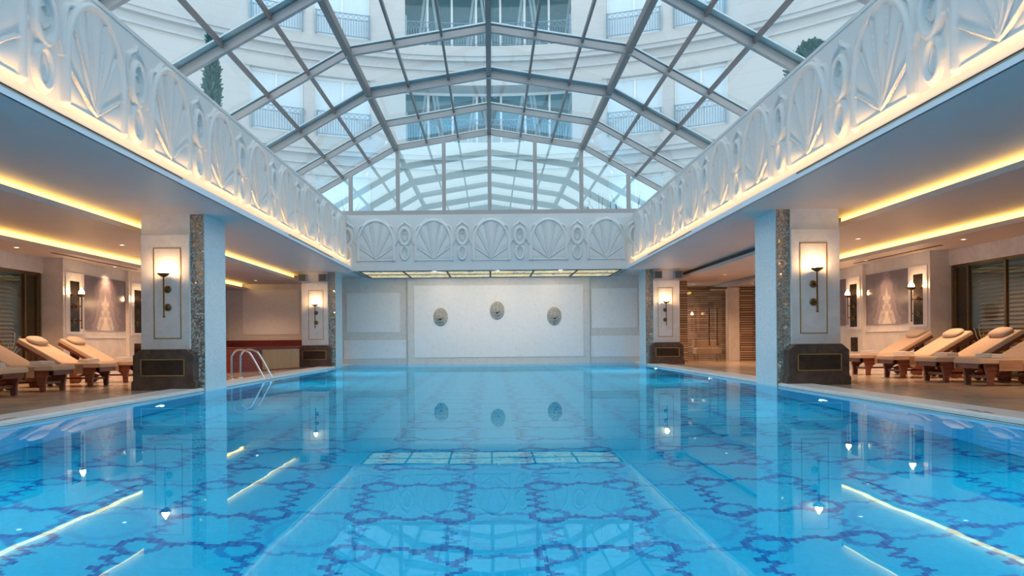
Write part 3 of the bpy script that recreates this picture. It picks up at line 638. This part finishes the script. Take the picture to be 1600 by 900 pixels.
# ------------------------------------------------------------------ side walls
slats_me = {}
for s in (-1,1):
    nm = SIDE[s]; sx = SX[s]; wx = WX[s]
    a = MB()
    a.box(s*sx,s*(sx+.3),15.9,BW+3.2,0,2.6)
    a.box(s*(wx-.35),s*(wx+.3),Y0,15.1,2.255,2.6) if False else a.box(s*(wx-.05),s*(wx+.3),Y0,15.1,2.255,2.6)
    a.box(s*(wx-.05),s*(wx+.3),Y0,4.0,0,2.255)
    struct(a, 'wall_'+nm, M['cream'], 'cream marble outer wall of the %s aisle'%nm)
    # dado lines
    for (y0,y1,n_) in ((15.1,15.9,'nearer'),(17.85,18.68,'second')):
        p = MB().box(s*(sx-.08),s*(sx+.3) if y0>15.2 else s*(wx+.0),y0,y1,DECK,2.57).build('wall_pilaster', M['cream'], bevel=.008)
        tag(p,'cream marble wall pilaster on the %s side, %s from the window'%(nm,{'nearer':'first','second':'second','third':'third'}[n_]),'pilaster')
        yc=(y0+y1)/2
        MB().box(s*(sx-.095),s*(sx-.08),yc-.32,yc+.32,1.0,2.30).build('raised_panel', M['colmarble'], p, bevel=.004)
        MB().box(s*(sx-.10),s*(sx-.095),yc-.17,yc+.17,1.06,2.12).build('mirror_plate', M['mir'], p)['label']='dark bronze mirror plate'
        MB().box(s*(sx-.087),s*(sx-.08),yc-.17,yc+.17,.45,.80).build('lower_plate', M['mir'], p)
        if y0<20: sconce((s*(sx-.10), yc-.02 , 1.12), 'x', 'torch wall lamp on the %s pilaster of the %s wall'%({'nearer':'first','second':'second'}[n_],nm), 1.0, s, 5)
    for (y0,y1,n_) in ((15.95,17.80,'between the first and second wall lamps'),(18.75,20.6,'beyond the second wall lamp')):
        o = MB().box(-(y1-y0)/2,(y1-y0)/2,-.02,0,-.6,.6).build('onyx_panel', M['onyx']); o.location=(s*(sx),(y0+y1)/2,1.70); o.rotation_euler=(0,0,-s*PI/2)
        tag(o,'grey bookmatched marble panel on the %s wall, %s'%(nm,n_),'wall panel')
    struct(MB().box(s*(sx-.02),s*sx,15.9,BW,.93,.955).box(s*(sx-.03),s*sx,15.9,BW,DECK,.14), 'baseboard_'+nm, M['colmarble'], 'marble dado line and skirting of the %s wall'%nm)
    # window
    win = thing('window_1' if s<0 else 'window_2','tall glazed window with louvred blinds on the %s side'%nm,'window',(s*wx,9.5,0),kind='structure')
    g = MB().box(-.006,.006,-5.5,5.5,DECK,2.25).build('pane', M['winglass'], win)
    m = MB()
    ys = [5.5-.06,5.5-.45]+[5.5-.06-1.45*k for k in range(1,8)]
    for yy in ys: m.box(-.03,.03,yy-.025,yy+.025,0,2.255)
    m.box(-.03,.03,-5.5,5.5,2.20,2.255); m.box(-.03,.03,-5.5,5.5,0,.10)
    m.build('frame', M['brass'], win)
    b = MB()
    for k in range(27):
        z=.18+k*.078; b.add([(s*.16,-5.4,z),(s*.22,-5.4,z+.045),(s*.22,5.0,z+.045),(s*.16,5.0,z),(s*.165,-5.4,z-.004),(s*.225,-5.4,z+.041),(s*.225,5.0,z+.041),(s*.165,5.0,z-.004)],[(0,1,2,3),(7,6,5,4),(0,3,7,4),(1,5,6,2)])
    b.build('louvre_blind', M['slat'], win)
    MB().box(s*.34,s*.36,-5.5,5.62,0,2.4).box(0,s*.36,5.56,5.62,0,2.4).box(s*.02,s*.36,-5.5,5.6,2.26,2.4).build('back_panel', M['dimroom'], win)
    # etched motif low on the glass
    e = MB(); 
    for c0 in (-4.2,-2.75,-1.3,.15,1.6,3.05,4.6):
        for kk in range(7):
            an = -1.2+kk*.4; L_=.34+.12*math.cos(kk*1.3)
            pts=[(-s*.012,c0+math.sin(an)*L_*q+.03*math.sin(6*q+kk),.55+math.cos(an)*L_*q*1.3) for q in (0,.3,.6,.85,1)]
            e.tube(pts,.006,6)
    e.build('etched_motif', pbr('frosted_etching_'+nm,(.30,.28,.24),.7), win)
    # ceiling slots + downlights
    for (ya,yb,lab) in ((14.2,17.6,'in front of the first pilaster'),(18.8,22.5,'by the second pilaster')):
        o = MB().box(s*(sx-.42),s*(sx-.36),ya,yb,2.562,2.572).build('ceiling_slot_vent', M['dark']); tag(o,'dark linear vent in the %s aisle ceiling %s'%(nm,lab),'air vent')
    for kk,(x,y) in enumerate(((7.9-.0,16.9),(8.62,16.9),(8.62,13.4),(7.3,14.6),(8.62,10.0),(8.62,20.4))):
        z = 2.57 if x>8.2 else 2.758
        t = thing('downlight','small round recessed downlight, number %s along the %s aisle ceiling'%(['one','two','three','four','five','six'][kk],nm),'downlight',(s*x,y,z),group='recessed downlights of the %s aisle'%nm)
        MB().lathe([(.04,-.001),(.045,-.008),(.06,-.008),(.062,0)],(0,0,0),20).build('trim_ring', M['fascia'], t)
        MB().lathe([(0,-.003),(.04,-.003)],(0,0,0),20).build('lens', M['dlens'], t)
        l = bpy.data.lights.new('downlight_bulb','SPOT'); l.energy=(60 if (kk==1) else 150 if x>8.2 else 130); l.color=(1,.60,.34); l.spot_size=1.9; l.spot_blend=.9; l.shadow_soft_size=.05
        lo = bpy.data.objects.new('downlight_bulb', l); COL.objects.link(lo); lo.location=(s*x,y,z-.03)
struct(MB().box(-10.2,10.2,Y0-.2,Y0,0,ZC+.04), 'wall_front', M['cream'], 'cream wall behind the viewer')

for (x,y,z) in ((7.3,BW+1.6,2.7),(8.4,BW-1.2,2.5),(7.2,22.6,2.7),(-7.4,20.2,2.7),(-7.4,23.2,2.7)):  # extra downlights added to lift the dark far corners and corridor
    t = thing('downlight','small added recessed downlight near the far end of the %s aisle'%('left' if x<0 else 'right'),'downlight',(x,y,2.758 if abs(x)<8.2 else 2.57),group='added recessed downlights at the far end %s'%('left' if x<0 else 'right'))
    MB().lathe([(.04,-.001),(.045,-.008),(.06,-.008),(.062,0)],(0,0,0),20).build('trim_ring', M['fascia'], t)
    MB().lathe([(0,-.003),(.04,-.003)],(0,0,0),20).build('lens', M['dlens'], t)
    l = bpy.data.lights.new('downlight_bulb','SPOT'); l.energy=90; l.color=(1,.60,.34); l.spot_size=2.2; l.spot_blend=.9; l.shadow_soft_size=.05
    lo = bpy.data.objects.new('downlight_bulb', l); COL.objects.link(lo); lo.location=(x,y,z)
# right corridor: layered stone walls and glass door
struct(MB().box(6.0,6.62,BW-.04,BW+1.2,0,2.758), 'wall_corridor_left', M['stone_strips'], 'layered stone pier beside the far right column')
struct(MB().box(6.25,9.6,BW-.0+3.25-.02,BW+3.3+.1,2.75,2.9),'ceiling_corridor',M['ceil'])
struct(MB().box(6.25,9.6,BW+2.6,BW+2.8,0,2.758), 'wall_corridor_back', M['stone_strips'], 'layered stone wall seen through the glass door')
struct(MB().box(SX[1]-.10,SX[1]-.02,22.0,BW+2.6,DECK,2.57), 'wall_corridor_right', M['stone_strips'], 'layered stone cladding at the end of the right wall')
struct(MB().box(-10.2,-SX[-1],BW,BW+3.4,0,2.9), 'wall_back_return', M['cream'])
d = thing('door_1','frameless glass door with tall bar handles at the end of the right aisle','door',(0,BW+.5,0),kind='structure')
MB().box(6.62,7.62,-.006,.006,DECK,2.5).box(7.64,8.10,-.006,.006,DECK,2.5).build('pane', M['glass'], d)
for x in (7.50,7.78): 
    MB().tube([(x,-.06,.55),(x,-.06,1.85)],.016,10).tube([(x,-.06,.7),(x,0,.7)],.01,8).tube([(x,-.06,1.7),(x,0,1.7)],.01,8).build('handle', M['brass'], d)
MB().box(6.6,8.15,-.03,.03,2.5,2.57).build('head_rail', M['brass'], d)
tag(MB().box(8.12,8.50,BW+.35,BW+.65,DECK,2.55).build('wall_pilaster', M['cream'], bevel=.01),'plain beige pillar right of the glass door at the end of the right aisle','pilaster')
struct(MB().box(8.5,9.1,BW+.45,BW+.6,DECK,2.57), 'wall_corridor_end', M['stone_strips'], 'layered stone return right of the beige pillar')
t = thing('bench_seat','low beige upholstered bench behind the glass door','bench',(7.75,BW+1.6,DECK))
MB().box(-.45,.45,-.25,.25,.22,.44).build('seat', M['cushion'], t, bevel=.04); MB().box(-.45,.45,.18,.30,.40,.72).build('backrest', M['cushion'], t, bevel=.03)
for x in (-.4,.4):
    for y in (-.2,.2): MB().box(x-.025,x+.025,y-.025,y+.025,0,.23).build('leg', M['teak'], t)

# ------------------------------------------------------------------ hot tub surround
t = thing('hot_tub','hot tub clad in red wood boards in the far left corner','hot tub',(-7.0,21.5,DECK))
pts = [(-8.80,18.74),(-6.62,18.65),(-5.62,21.6),(-5.95,22.2),(-5.95,24.75),(-8.80,24.75)]
lp = [(x+7.0,y-21.5) for x,y in pts]
MB().prism(lp,0,.60).build('cladding', M['redwood'], t)
MB().prism([(x*1.01,y*1.01) for x,y in lp],.60,.64).build('rim', M['darkred'], t, bevel=.01)
MB().box(-1.8,1.05,2.95,3.24,.64,.84).box(-1.8,-1.6,-2.7,3.0,.64,.80).build('backrest_ledge', M['darkred'], t)
MB().prism([(-.9+0,-.8),(.6,-.8),(.9,1.6),(-.9,1.9)],.641,.648).build('water', M['water'], t)
dx,dy = lp[2][0]-lp[1][0], lp[2][1]-lp[1][1]; L_=math.hypot(dx,dy); nx_,ny_ = dy/L_,-dx/L_
q = lambda a,o:(lp[1][0]+dx*a+nx_*o, lp[1][1]+dy*a+ny_*o)
MB().prism([q(.42,0),q(.98,0),q(.98,.03),q(.42,.03)],.03,.57).build('service_panel', M['tanwood'], t)['label']='tan wood panel'
m = MB()
for k in range(1,6): m.prism([q(0,-.0),q(.42,0),q(.42,.006),q(0,.006)],.1*k-.006,.1*k)
m.build('board_joints', M['dark'], t)

# ------------------------------------------------------------------ pool ladder
t = thing('pool_ladder','polished steel pool ladder with two curved handrails at the left edge','ladder',(-4.88,15.9,DECK))
for k,y in enumerate((-.30,.25)):
    m = MB(); 
    pts = [(-.62,y,0),(-.62,y,.40),(-.60,y,.52),(-.52,y,.60),(-.40,y,.62),(-.30,y,.585),(-.20,y,.50),(.02,y,.10),(.20,y,-.25),(.24,y,-.45),(.24,y,-1.2)]
    m.tube(smooth_pts([tuple(p) for p in pts],5) if False else [tuple(p) for p in np.array(smooth_pts(pts,5))], .021, 12); r = m.build('handrail', M['steel'], t)
    MB().lathe([(.021,.02),(.05,.015),(.055,0)],(-.62,y,.0),20).build('foot_flange', M['steel'], r)
for z in (-.40,-.70,-1.0): MB().box(.19,.29,-.28,.23,z-.015,z+.015).build('step', M['steel'], t, bevel=.006)

# ------------------------------------------------------------------ loungers
def make_lounger():
    """long axis +x is towards the head; foot end at x=0, width .64"""
    r = thing('sun_lounger','','lounger',(0,0,0)); W=.31
    m = MB()   # frame rails
    for s in (-1,1): m.box(.03,1.42,s*W-.02*s,s*(W-.06),.27,.345)
    m.box(.03,.09,-W+.02,W-.02,.27,.345); m.box(1.36,1.42,-W+.02,W-.02,.27,.345)
    for k in range(8): x=.13+k*.08; m.box(x,x+.05,-W+.06,W-.06,.325,.345)
    m.build('frame', M['teak'], r, bevel=.006)
    for s in (-1,1):
        # curved bracket leg
        def leg(x, d):
            prof=[(x,.0),(x+.075*d,.0),(x+.085*d,.12),(x+.13*d,.20),(x+.24*d,.27),(x+.24*d,.30),(x-.04*d,.30),(x-.03*d,.24),(x-.005*d,.14)]
            l = MB().extrude(prof,'x',0,1); l.v=[(p[1],s*(W-.015) - s*.05*(p[0]),p[2]) for p in l.v]; l.build('leg', M['teak'], r)
        leg(.16,1); leg(1.28,-1)
    mb = MB().box(.2,1.25,-.02,.02,.13,.16); mb.box(.2,.24,-W+.06,W-.06,.12,.16); mb.box(1.2,1.24,-W+.06,W-.06,.12,.16); mb.build('stretcher', M['teak'], r)
    # backrest frame and prop
    ang = math.radians(30); bl=.88; hx=.72; hz=.36
    def T(a,h): return (hx+a*math.cos(ang)-h*math.sin(ang), hz+a*math.sin(ang)+h*math.cos(ang))
    def slab(a0,a1,h0,h1,y0,y1):
        p=[T(a0,h0),T(a1,h0),T(a1,h1),T(a0,h1)]; return [(p[i][0],y,p[i][1]) for y in (y0,y1) for i in range(4)]
    fs=[(0,1,2,3),(7,6,5,4),(0,4,5,1),(1,5,6,2),(2,6,7,3),(3,7,4,0)]
    m=MB()
    for s in (-1,1): m.add(slab(0,bl,-.05,.0,s*W,s*(W-.045)),fs)
    for k in range(9): a=.06+k*.092; m.add(slab(a,a+.055,-.02,0,-W+.04,W-.04),fs)
    m.build('backrest_frame', M['teak'], r)
    for s in (-1,1): 
        e=T(.60,-.05); MB().tube([(e[0],s*(W-.07),e[1]),(1.30,s*(W-.07),.34)],.014,6).build('backrest_prop', M['teak'], r)
    # wheels
    for s in (-1,1):
        m=MB().lathe([(.0,.02),(.07,.02),(.085,.01),(.085,-.01),(.07,-.02),(0,-.02)],(1.12,s*(W+.0),.085),18,'y'); m.build('wheel', M['teak'], r)
    # cushion in two pads
    th=.085
    m=MB(); m.extrude([(0,.345),(hx+.02,.345),(hx-.02,.345+th),(.03,.345+th),(.0,.345+th*.7)],'y',-W-.01,W+.01); m.build('seat_cushion', M['cushion'], r, bevel=.022, seg=3)
    m=MB(); m.add(slab(.0,bl+.02,.0,th,-W-.01,W+.01),fs); m.build('backrest_cushion', M['cushion'], r, bevel=.022, seg=3)
    for s in (-1,1): MB().box(.30,hx-.05,s*(W+.010),s*(W+.016),.235,.40).build('side_flap', M['teakflap'], r, bevel=.004)
    c=T(bl-.13,th+.035); m=MB(); m.blob((c[0],0,c[1]),(.13,.23,.055),20,12,.6,-ang); m.build('headrest_pillow', M['pillow'], r)
    return r
proto = make_lounger()
def place(o,x,y,z,rz,label,group=None):
    o.location=(x,y,z); o.rotation_euler=(0,0,rz); o['label']=label; 
    if group: o['group']=group
# towel: folded, rolled edge
def make_towel():
    m=MB(); 
    for i,z in enumerate((0,.021,.042)):
        m.box(-.10+.004*i,.10-.004*i,-.20+.005*i,.20-.005*i,z,z+.020)
    return m.build('folded_towel', M['towel'], bevel=.006)
tw = make_towel()
LX = [('left',-1,14.45+.27,'farthest from the viewer, beside the near column'),('left',-1,13.45,'second from the near column'),('left',-1,12.05,'third from the near column'),('left',-1,10.80,'nearest the viewer'),
      ('right',1,15.2,'farthest from the viewer, beside the near column'),('right',1,13.95,'second from the near column'),('right',1,12.65,'third from the near column'),('right',1,11.55,'nearest the viewer')]
first=True; ft=True
for side,s,y,lab in LX:
    o = proto if first else copy_tree(proto); first=False
    fx = 6.98 if s<0 else 7.45
    place(o, s*fx, y, DECK, 0 if s>0 else PI, 'beige cushioned wooden sun lounger on the %s, %s'%(side,lab), 'sun loungers along the %s aisle'%side)
    q_ = tw if ft else tw.copy()
    if not ft: COL.objects.link(q_)
    ft=False
    q_.location=(s*(fx+.38), y+.02, DECK+.434); q_.rotation_euler=(0,0,.0)
    tag(q_,'folded white towel on the %s lounger %s'%(side,lab.split(',')[0] ),'towel','towels on the %s loungers'%side)

# ------------------------------------------------------------------ glass roof
RIDGE=7.12; KX=2.81; KZ=6.66; SL=.563
def roof_z(x):
    x=abs(x); return RIDGE-(RIDGE-KZ)*x/KX if x<KX else KZ-SL*(x-KX)
EX=6.45; EZ=roof_z(EX)
ribs_y=[22.15,19.72,17.28,14.78,12.25,9.8,7.35,4.9,2.45,0.0,-.6]
roof = thing('glass_roof','faceted glass skylight roof on dark grey metal ribs over the pool','skylight',(0,0,0))
def rib(y,dep,wid,name='rib'):
    up=[(-EX,EZ),(-KX,KZ),(0,RIDGE),(KX,KZ),(EX,EZ)]
    m=MB(); m2=MB()
    for (a,b) in zip(up[:-1],up[1:]):
        vs=[]
        for (x,z) in (a,b):
            for (dy,dz) in ((-wid,0),(wid,0),(wid,-dep),(-wid,-dep)): vs.append((x,y+dy,z+dz))
        m.add(vs,[(0,1,5,4),(1,2,6,5),(2,3,7,6),(3,0,4,7),(0,3,2,1),(4,5,6,7)])
        vs=[]; fw_=.075 if dep<.15 else .20
        for (x,z) in (a,b):
            for (dy,dz) in ((-fw_,.06),(fw_,.06),(fw_,.03),(-fw_,.03)): vs.append((x,y+dy,z+dz))
        m2.add(vs,[(0,1,5,4),(1,2,6,5),(2,3,7,6),(3,0,4,7),(0,3,2,1),(4,5,6,7)])
    r_=m.build(name, M['steelbrown'], roof); m2.build('outer_cap', M['capmetal'], r_); return r_
for k,y in enumerate(ribs_y):
    rib(y, .16 if k in (2,4,5) else .13, .045)
px = [.94,1.88]+[KX]+[KX+.80*k for k in range(1,5)]
for x in [0]+[q for p in px for q in (p,-p)]:
    wd = .055 if x==0 else (.062 if abs(x)==KX else .024); z=roof_z(x); dp=.14 if x==0 or abs(x)==KX else .07
    MB().box(x-wd,x+wd,-.6,22.15,z-dp,z+.02).build('ridge_beam' if x==0 else 'purlin', M['purlin'], roof)
g=MB()
prof=[(-EX,EZ+.02),(-KX,KZ+.02),(0,RIDGE+.02),(KX,KZ+.02),(EX,EZ+.02)]
for (a,b) in zip(prof[:-1],prof[1:]): g.add([(a[0],-.6,a[1]),(b[0],-.6,b[1]),(b[0],22.15,b[1]),(a[0],22.15,a[1])],[(0,1,2,3)])
g.build('glazing', M['roofglass'], roof)
for s in (-1,1): struct(MB().box(s*4.5,s*10.2,-3.7,28.2,4.50,4.60), 'roof_slab_'+SIDE[s], M['terrace'], 'flat roof behind the %s frieze'%SIDE[s])
# gable window
gw = thing('window_3','wide glazed gable with grey mullions above the far frieze','window',(0,22.15,0),kind='structure')
m=MB()
for x in (-5.6,-4.18,-2.76,-1.37,0,1.37,2.76,4.18,5.6):
    zt=roof_z(x)-.02; MB().box(x-.055,x+.055,-.06,.04,4.6,zt).build('mullion', M['steelbrown'], gw)
MB().box(-EX,EX,-.07,.05,4.57,4.72).build('sill', M['steelbrown'], gw)
m=MB()
for (a,b) in zip(prof[:-1],prof[1:]):
    m.add([(a[0],0,4.6),(b[0],0,4.6),(b[0],0,b[1]-.05),(a[0],0,a[1]-.05)],[(0,1,2,3)])
m.build('pane', M['gableglass'], gw)

# ------------------------------------------------------------------ hotel outside
struct(MB().box(-24,24,22.3,37,4.3,4.5), 'terrace', M['terrace'], 'pale roof terrace beyond the gable')
AC=14.5; AR=21.0
def arc(th,z,dep=0): r=AR+dep; return (r*math.sin(th), AC+r*math.cos(th), z)
hotel = thing('hotel_building','curved cream hotel facade with balconies seen through the glass roof','building',(0,36,4.5))
hotel.location=(0,0,0)
D=PI/180
bays=[(-30.3,-23.8),(-22.4,-15.4),(15.4,22.4),(23.8,30.3)]
floors=[(5.6,8.5),(10.35,13.1),(15.0,18.0)]
op=[(a*D,b*D,z0,z1,.30) for a,b in bays for z0,z1 in floors]+[(-10.9*D,10.9*D,z0,z1,1.3) for z0,z1 in floors[1:]]
ths=sorted(set([round(t*D,6) for t in np.arange(-64,64.1,2)]+[round(x,6) for o in op for x in (o[0],o[1])]))
zs=sorted(set([4.4,21.5]+[x for o in op for x in (o[2],o[3])]))
wm=MB()
for t0,t1 in zip(ths[:-1],ths[1:]):
    for z0,z1 in zip(zs[:-1],zs[1:]):
        tc_=(t0+t1)/2; zc=(z0+z1)/2
        if any(o[0]<tc_<o[1] and o[2]<zc<o[3] for o in op): continue
        wm.add([arc(t0,z0),arc(t1,z0),arc(t1,z1),arc(t0,z1)],[(0,1,2,3)])
    wm.add([arc(t0,21.5),arc(t1,21.5),arc(t1,21.5,.6),arc(t0,21.5,.6)],[(0,1,2,3)])
    wm.add([arc(t0,4.4,.6),arc(t1,4.4,.6),arc(t1,21.5,.6),arc(t0,21.5,.6)],[(3,2,1,0)]) if not (-11.2*D<(t0+t1)/2<11.2*D) else wm.add([arc(t0,4.4,1.9),arc(t1,4.4,1.9),arc(t1,21.5,1.9),arc(t0,21.5,1.9)],[(3,2,1,0)])
for o in op:
    n=max(1,int((o[1]-o[0])/D/2)); tt=np.linspace(o[0],o[1],n+1)
    for t in (o[0],o[1]): wm.add([arc(t,o[2]),arc(t,o[2],o[4]),arc(t,o[3],o[4]),arc(t,o[3])],[(0,1,2,3)])
    for a,b in zip(tt[:-1],tt[1:]):
        for z in (o[2],o[3]): wm.add([arc(a,z),arc(b,z),arc(b,z,o[4]),arc(a,z,o[4])],[(0,1,2,3)])
wm.build('facade_wall', M['facade'], hotel)
def arc_band(mb,t0,t1,z0,z1,d0,d1):
    n=max(2,int(abs(t1-t0)/D/1.5)); tt=np.linspace(t0,t1,n+1)
    for i,(a,b) in enumerate(zip(tt[:-1],tt[1:])):
        vs=[arc(a,z0,d0),arc(b,z0,d0),arc(b,z0,d1),arc(a,z0,d1),arc(a,z1,d0),arc(b,z1,d0),arc(b,z1,d1),arc(a,z1,d1)]
        mb.add(vs,[(0,3,2,1),(4,5,6,7),(0,1,5,4),(1,2,6,5),(2,3,7,6),(3,0,4,7)])
for (z,) in ((13.75,),(18.9,),(9.0,)):
    m=MB(); arc_band(m,-64*D,64*D,z,z+.10,-.12,.02); arc_band(m,-64*D,64*D,z+.10,z+.42,-.06,.02); arc_band(m,-64*D,64*D,z+.42,z+.62,-.30,.02); arc_band(m,-64*D,64*D,z+.62,z+.70,-.38,.02)
    m.build('cornice', M['cornice'], hotel)
for i,o in enumerate(op):
    big = o[4]>1
    fr_=MB(); pn=MB(); dd=o[4]-.04
    nl = 7 if big else 2
    tt=np.linspace(o[0],o[1],nl+1)
    fw=.05/AR
    for k,t in enumerate(tt): 
        tc0=min(max(t,o[0]+fw),o[1]-fw); arc_band(fr_,tc0-fw,tc0+fw,o[2],o[3],dd-.06,dd)
    arc_band(fr_,o[0],o[1],o[3]-.12,o[3],dd-.06,dd); arc_band(fr_,o[0],o[1],o[2],o[2]+.1,dd-.06,dd)
    wn=fr_.build('window', M['winframe'], hotel)
    arc_band(pn,o[0],o[1],o[2],o[3],dd,dd+.02); pn.build('pane', M['teal'] if big else M['curtained'], wn)
    if big:
        cu=MB()
        for k in range(nl):
            a,b=tt[k],tt[k+1]; sg = 1 if k%2 else -1
            for q_ in (0,1):
                x0_=a+(b-a)*(.15 if sg>0 else .85); x1_=a+(b-a)*(.45 if sg>0 else .55)
                x0_+= (b-a)*.14*q_; x1_+= (b-a)*.14*q_
                wv=.12/AR
                cu.add([arc(x0_,o[3]-.05,dd-.03),arc(x0_+wv,o[3]-.05,dd-.03),arc(x1_+wv,o[2]+.2,dd-.03),arc(x1_,o[2]+.2,dd-.03),
                        arc(x0_,o[3]-.05,dd-.01),arc(x0_+wv,o[3]-.05,dd-.01),arc(x1_+wv,o[2]+.2,dd-.01),arc(x1_,o[2]+.2,dd-.01)],[(0,1,2,3),(7,6,5,4),(0,4,5,1),(1,5,6,2),(2,6,7,3),(3,7,4,0)])
        cu.build('curtain', M['swag'], wn)
    else:
        m=MB(); arc_band(m,o[0]-.01,o[1]+.01,o[3],o[3]+.10,-.06,.01); m.build('window_head', M['cornice'], wn)
    # railing
    rl=MB(); a,b=o[0],o[1]; z0=o[2]+.05; z1=o[2]+1.08; dr=-.12 if not big else .02
    n=int((b-a)*AR/.125); tt=np.linspace(a+.002,b-.002,n+1); hb=.009/AR*1.1
    for zt,th_ in ((z0,.025),(z1,.03),(z1-.26,.015)): arc_band(rl,a,b,zt,zt+th_,dr-.02,dr+.02)
    for k,t in enumerate(tt):
        p=arc(t,0,dr); rl.box(p[0]-.011,p[0]+.011,p[1]-.011,p[1]+.011,z0,z1-.25 )
        if k%2==0 and k<n:
            c=arc(t+(tt[1]-tt[0]),0,dr); rr_=.10
            ang_=t
            rl.tube([(c[0]+rr_*math.cos(w_)*math.cos(ang_), c[1]-rr_*math.cos(w_)*math.sin(ang_), z1-.125+rr_*math.sin(w_)) for w_ in np.linspace(0,2*PI,11)],.012,5,False)
    for t in (a+.003,b-.003):
        p=arc(t,0,dr); hh=z1+(.28 if big else .04); rl.box(p[0]-.035,p[0]+.035,p[1]-.035,p[1]+.035,z0-.05,hh)
    rl.build('balcony_railing', M['iron'], hotel)
# cypress and planting
def foliage(c,rx,ry,rz_,n,size,shape):
    m=MB(); k=0
    while k<n:
        u=random.uniform(-1,1); a=random.uniform(0,2*PI); zf=(u+1)/2
        rad=shape(zf)*random.uniform(.55,1.05)
        p=Vector((c[0]+rx*rad*math.cos(a),c[1]+ry*rad*math.sin(a),c[2]+rz_*u))
        s_=size*random.uniform(.6,1.3); d=Vector((random.uniform(-.6,.6)+math.cos(a)*.5,random.uniform(-.6,.6)+math.sin(a)*.5,random.uniform(.3,1.4))).normalized()
        e=d.cross(Vector((random.random(),random.random(),random.random()))).normalized()*s_*.32
        m.add([p-e,p+e,p+d*s_*1.2+e*.3,p+d*s_*1.2-e*.3],[(0,1,2,3)]); k+=1
    return m
def tree(loc,h,r,label,name,shape,n,size):
    t=thing(name,label,'tree',loc)
    foliage((0,0,h/2+.2),r,r,h/2,n,size,shape).build('foliage', M['leaf'], t)
    MB().tube([(0,0,0),(0,0,h*.8)],[.09,.03],8).build('trunk', pbr('bark_'+name,(.12,.09,.07),.8), t)
cyp=lambda z: max(.05,min(1,z*5)*(1-z)**.55*1.15)
tree((-10.15,27.0,4.5),7.3,.30,'slim dark cypress tree outside beyond the left of the glass roof','cypress_tree',cyp,5200,.20)
rnd=lambda z: math.sqrt(max(.02,1-(2*z-1)**2))
tree((10.75,24.5,4.5),5.75,.95,'rounded dark tree outside beyond the right of the glass roof','round_tree',lambda z:(rnd(z) if z>.35 else .3),5200,.22)
def grasses(loc,n,label):
    m=MB()
    for k in range(n):
        x=random.uniform(-.55,.55); a=random.uniform(-.5,.5); h=random.uniform(.45,.95); b=random.uniform(-.25,.25)
        m.tube([(x,0,0),(x+a*.15,b*.3,h*.5),(x+a*.6,b,h)],[.05,.04,.006],5,True,.3)
    o=m.build('spiky_grass_plant', M['leaf']); o.location=loc; tag(o,label,'plant')
grasses((3.55,22.9,4.5),13,'spiky grass plant outside behind the right pane of the gable')
grasses((4.9,22.9,4.5),8,'spiky grass plant outside behind the far right corner pane of the gable')
grasses((-4.7,23.0,4.5),9,'spiky grass plant outside behind the far left corner pane of the gable')

# ------------------------------------------------------------------ world, camera, view
wd_=bpy.data.worlds.new('World'); S.world=wd_; wd_.use_nodes=True; nt=wd_.node_tree; nt.nodes.clear()
o_=nt.nodes.new('ShaderNodeOutputWorld'); bg=nt.nodes.new('ShaderNodeBackground'); tc=nt.nodes.new('ShaderNodeTexCoord')
sp=nt.nodes.new('ShaderNodeSeparateXYZ'); nt.links.new(tc.outputs['Generated'],sp.inputs[0])
c=ramp(nt,sp.outputs[2],[(0,(.86,.95,1)),(.5,(.72,.87,1)),(1,(.66,.84,1))]); nt.links.new(c,bg.inputs[0]); bg.inputs[1].default_value=1.28
nt.links.new(bg.outputs[0],o_.inputs[0])
cam=bpy.data.cameras.new('Camera'); co=bpy.data.objects.new('Camera',cam); COL.objects.link(co)
cam.sensor_width=36; cam.lens=1150/1600*36; cam.clip_start=.05; cam.clip_end=200
cam.shift_x=33/1600; cam.shift_y=82/1600
co.matrix_world=Matrix.Translation((0,0,.8))@Matrix.Rotation(PI/2,4,'X')@Matrix.Rotation(-.0085,4,'Z')
S.camera=co
vs_=S.view_settings; vs_.view_transform='Standard'; vs_.look='None'; vs_.gamma=1; vs_.exposure=0.58; vs_.use_curve_mapping=False
cy=S.cycles; cy.max_bounces=10; cy.diffuse_bounces=5; cy.glossy_bounces=5; cy.transmission_bounces=6; cy.transparent_max_bounces=10
cy.sample_clamp_indirect=4; cy.caustics_refractive=True; cy.caustics_reflective=True; cy.blur_glossy=.3; cy.use_denoising=True
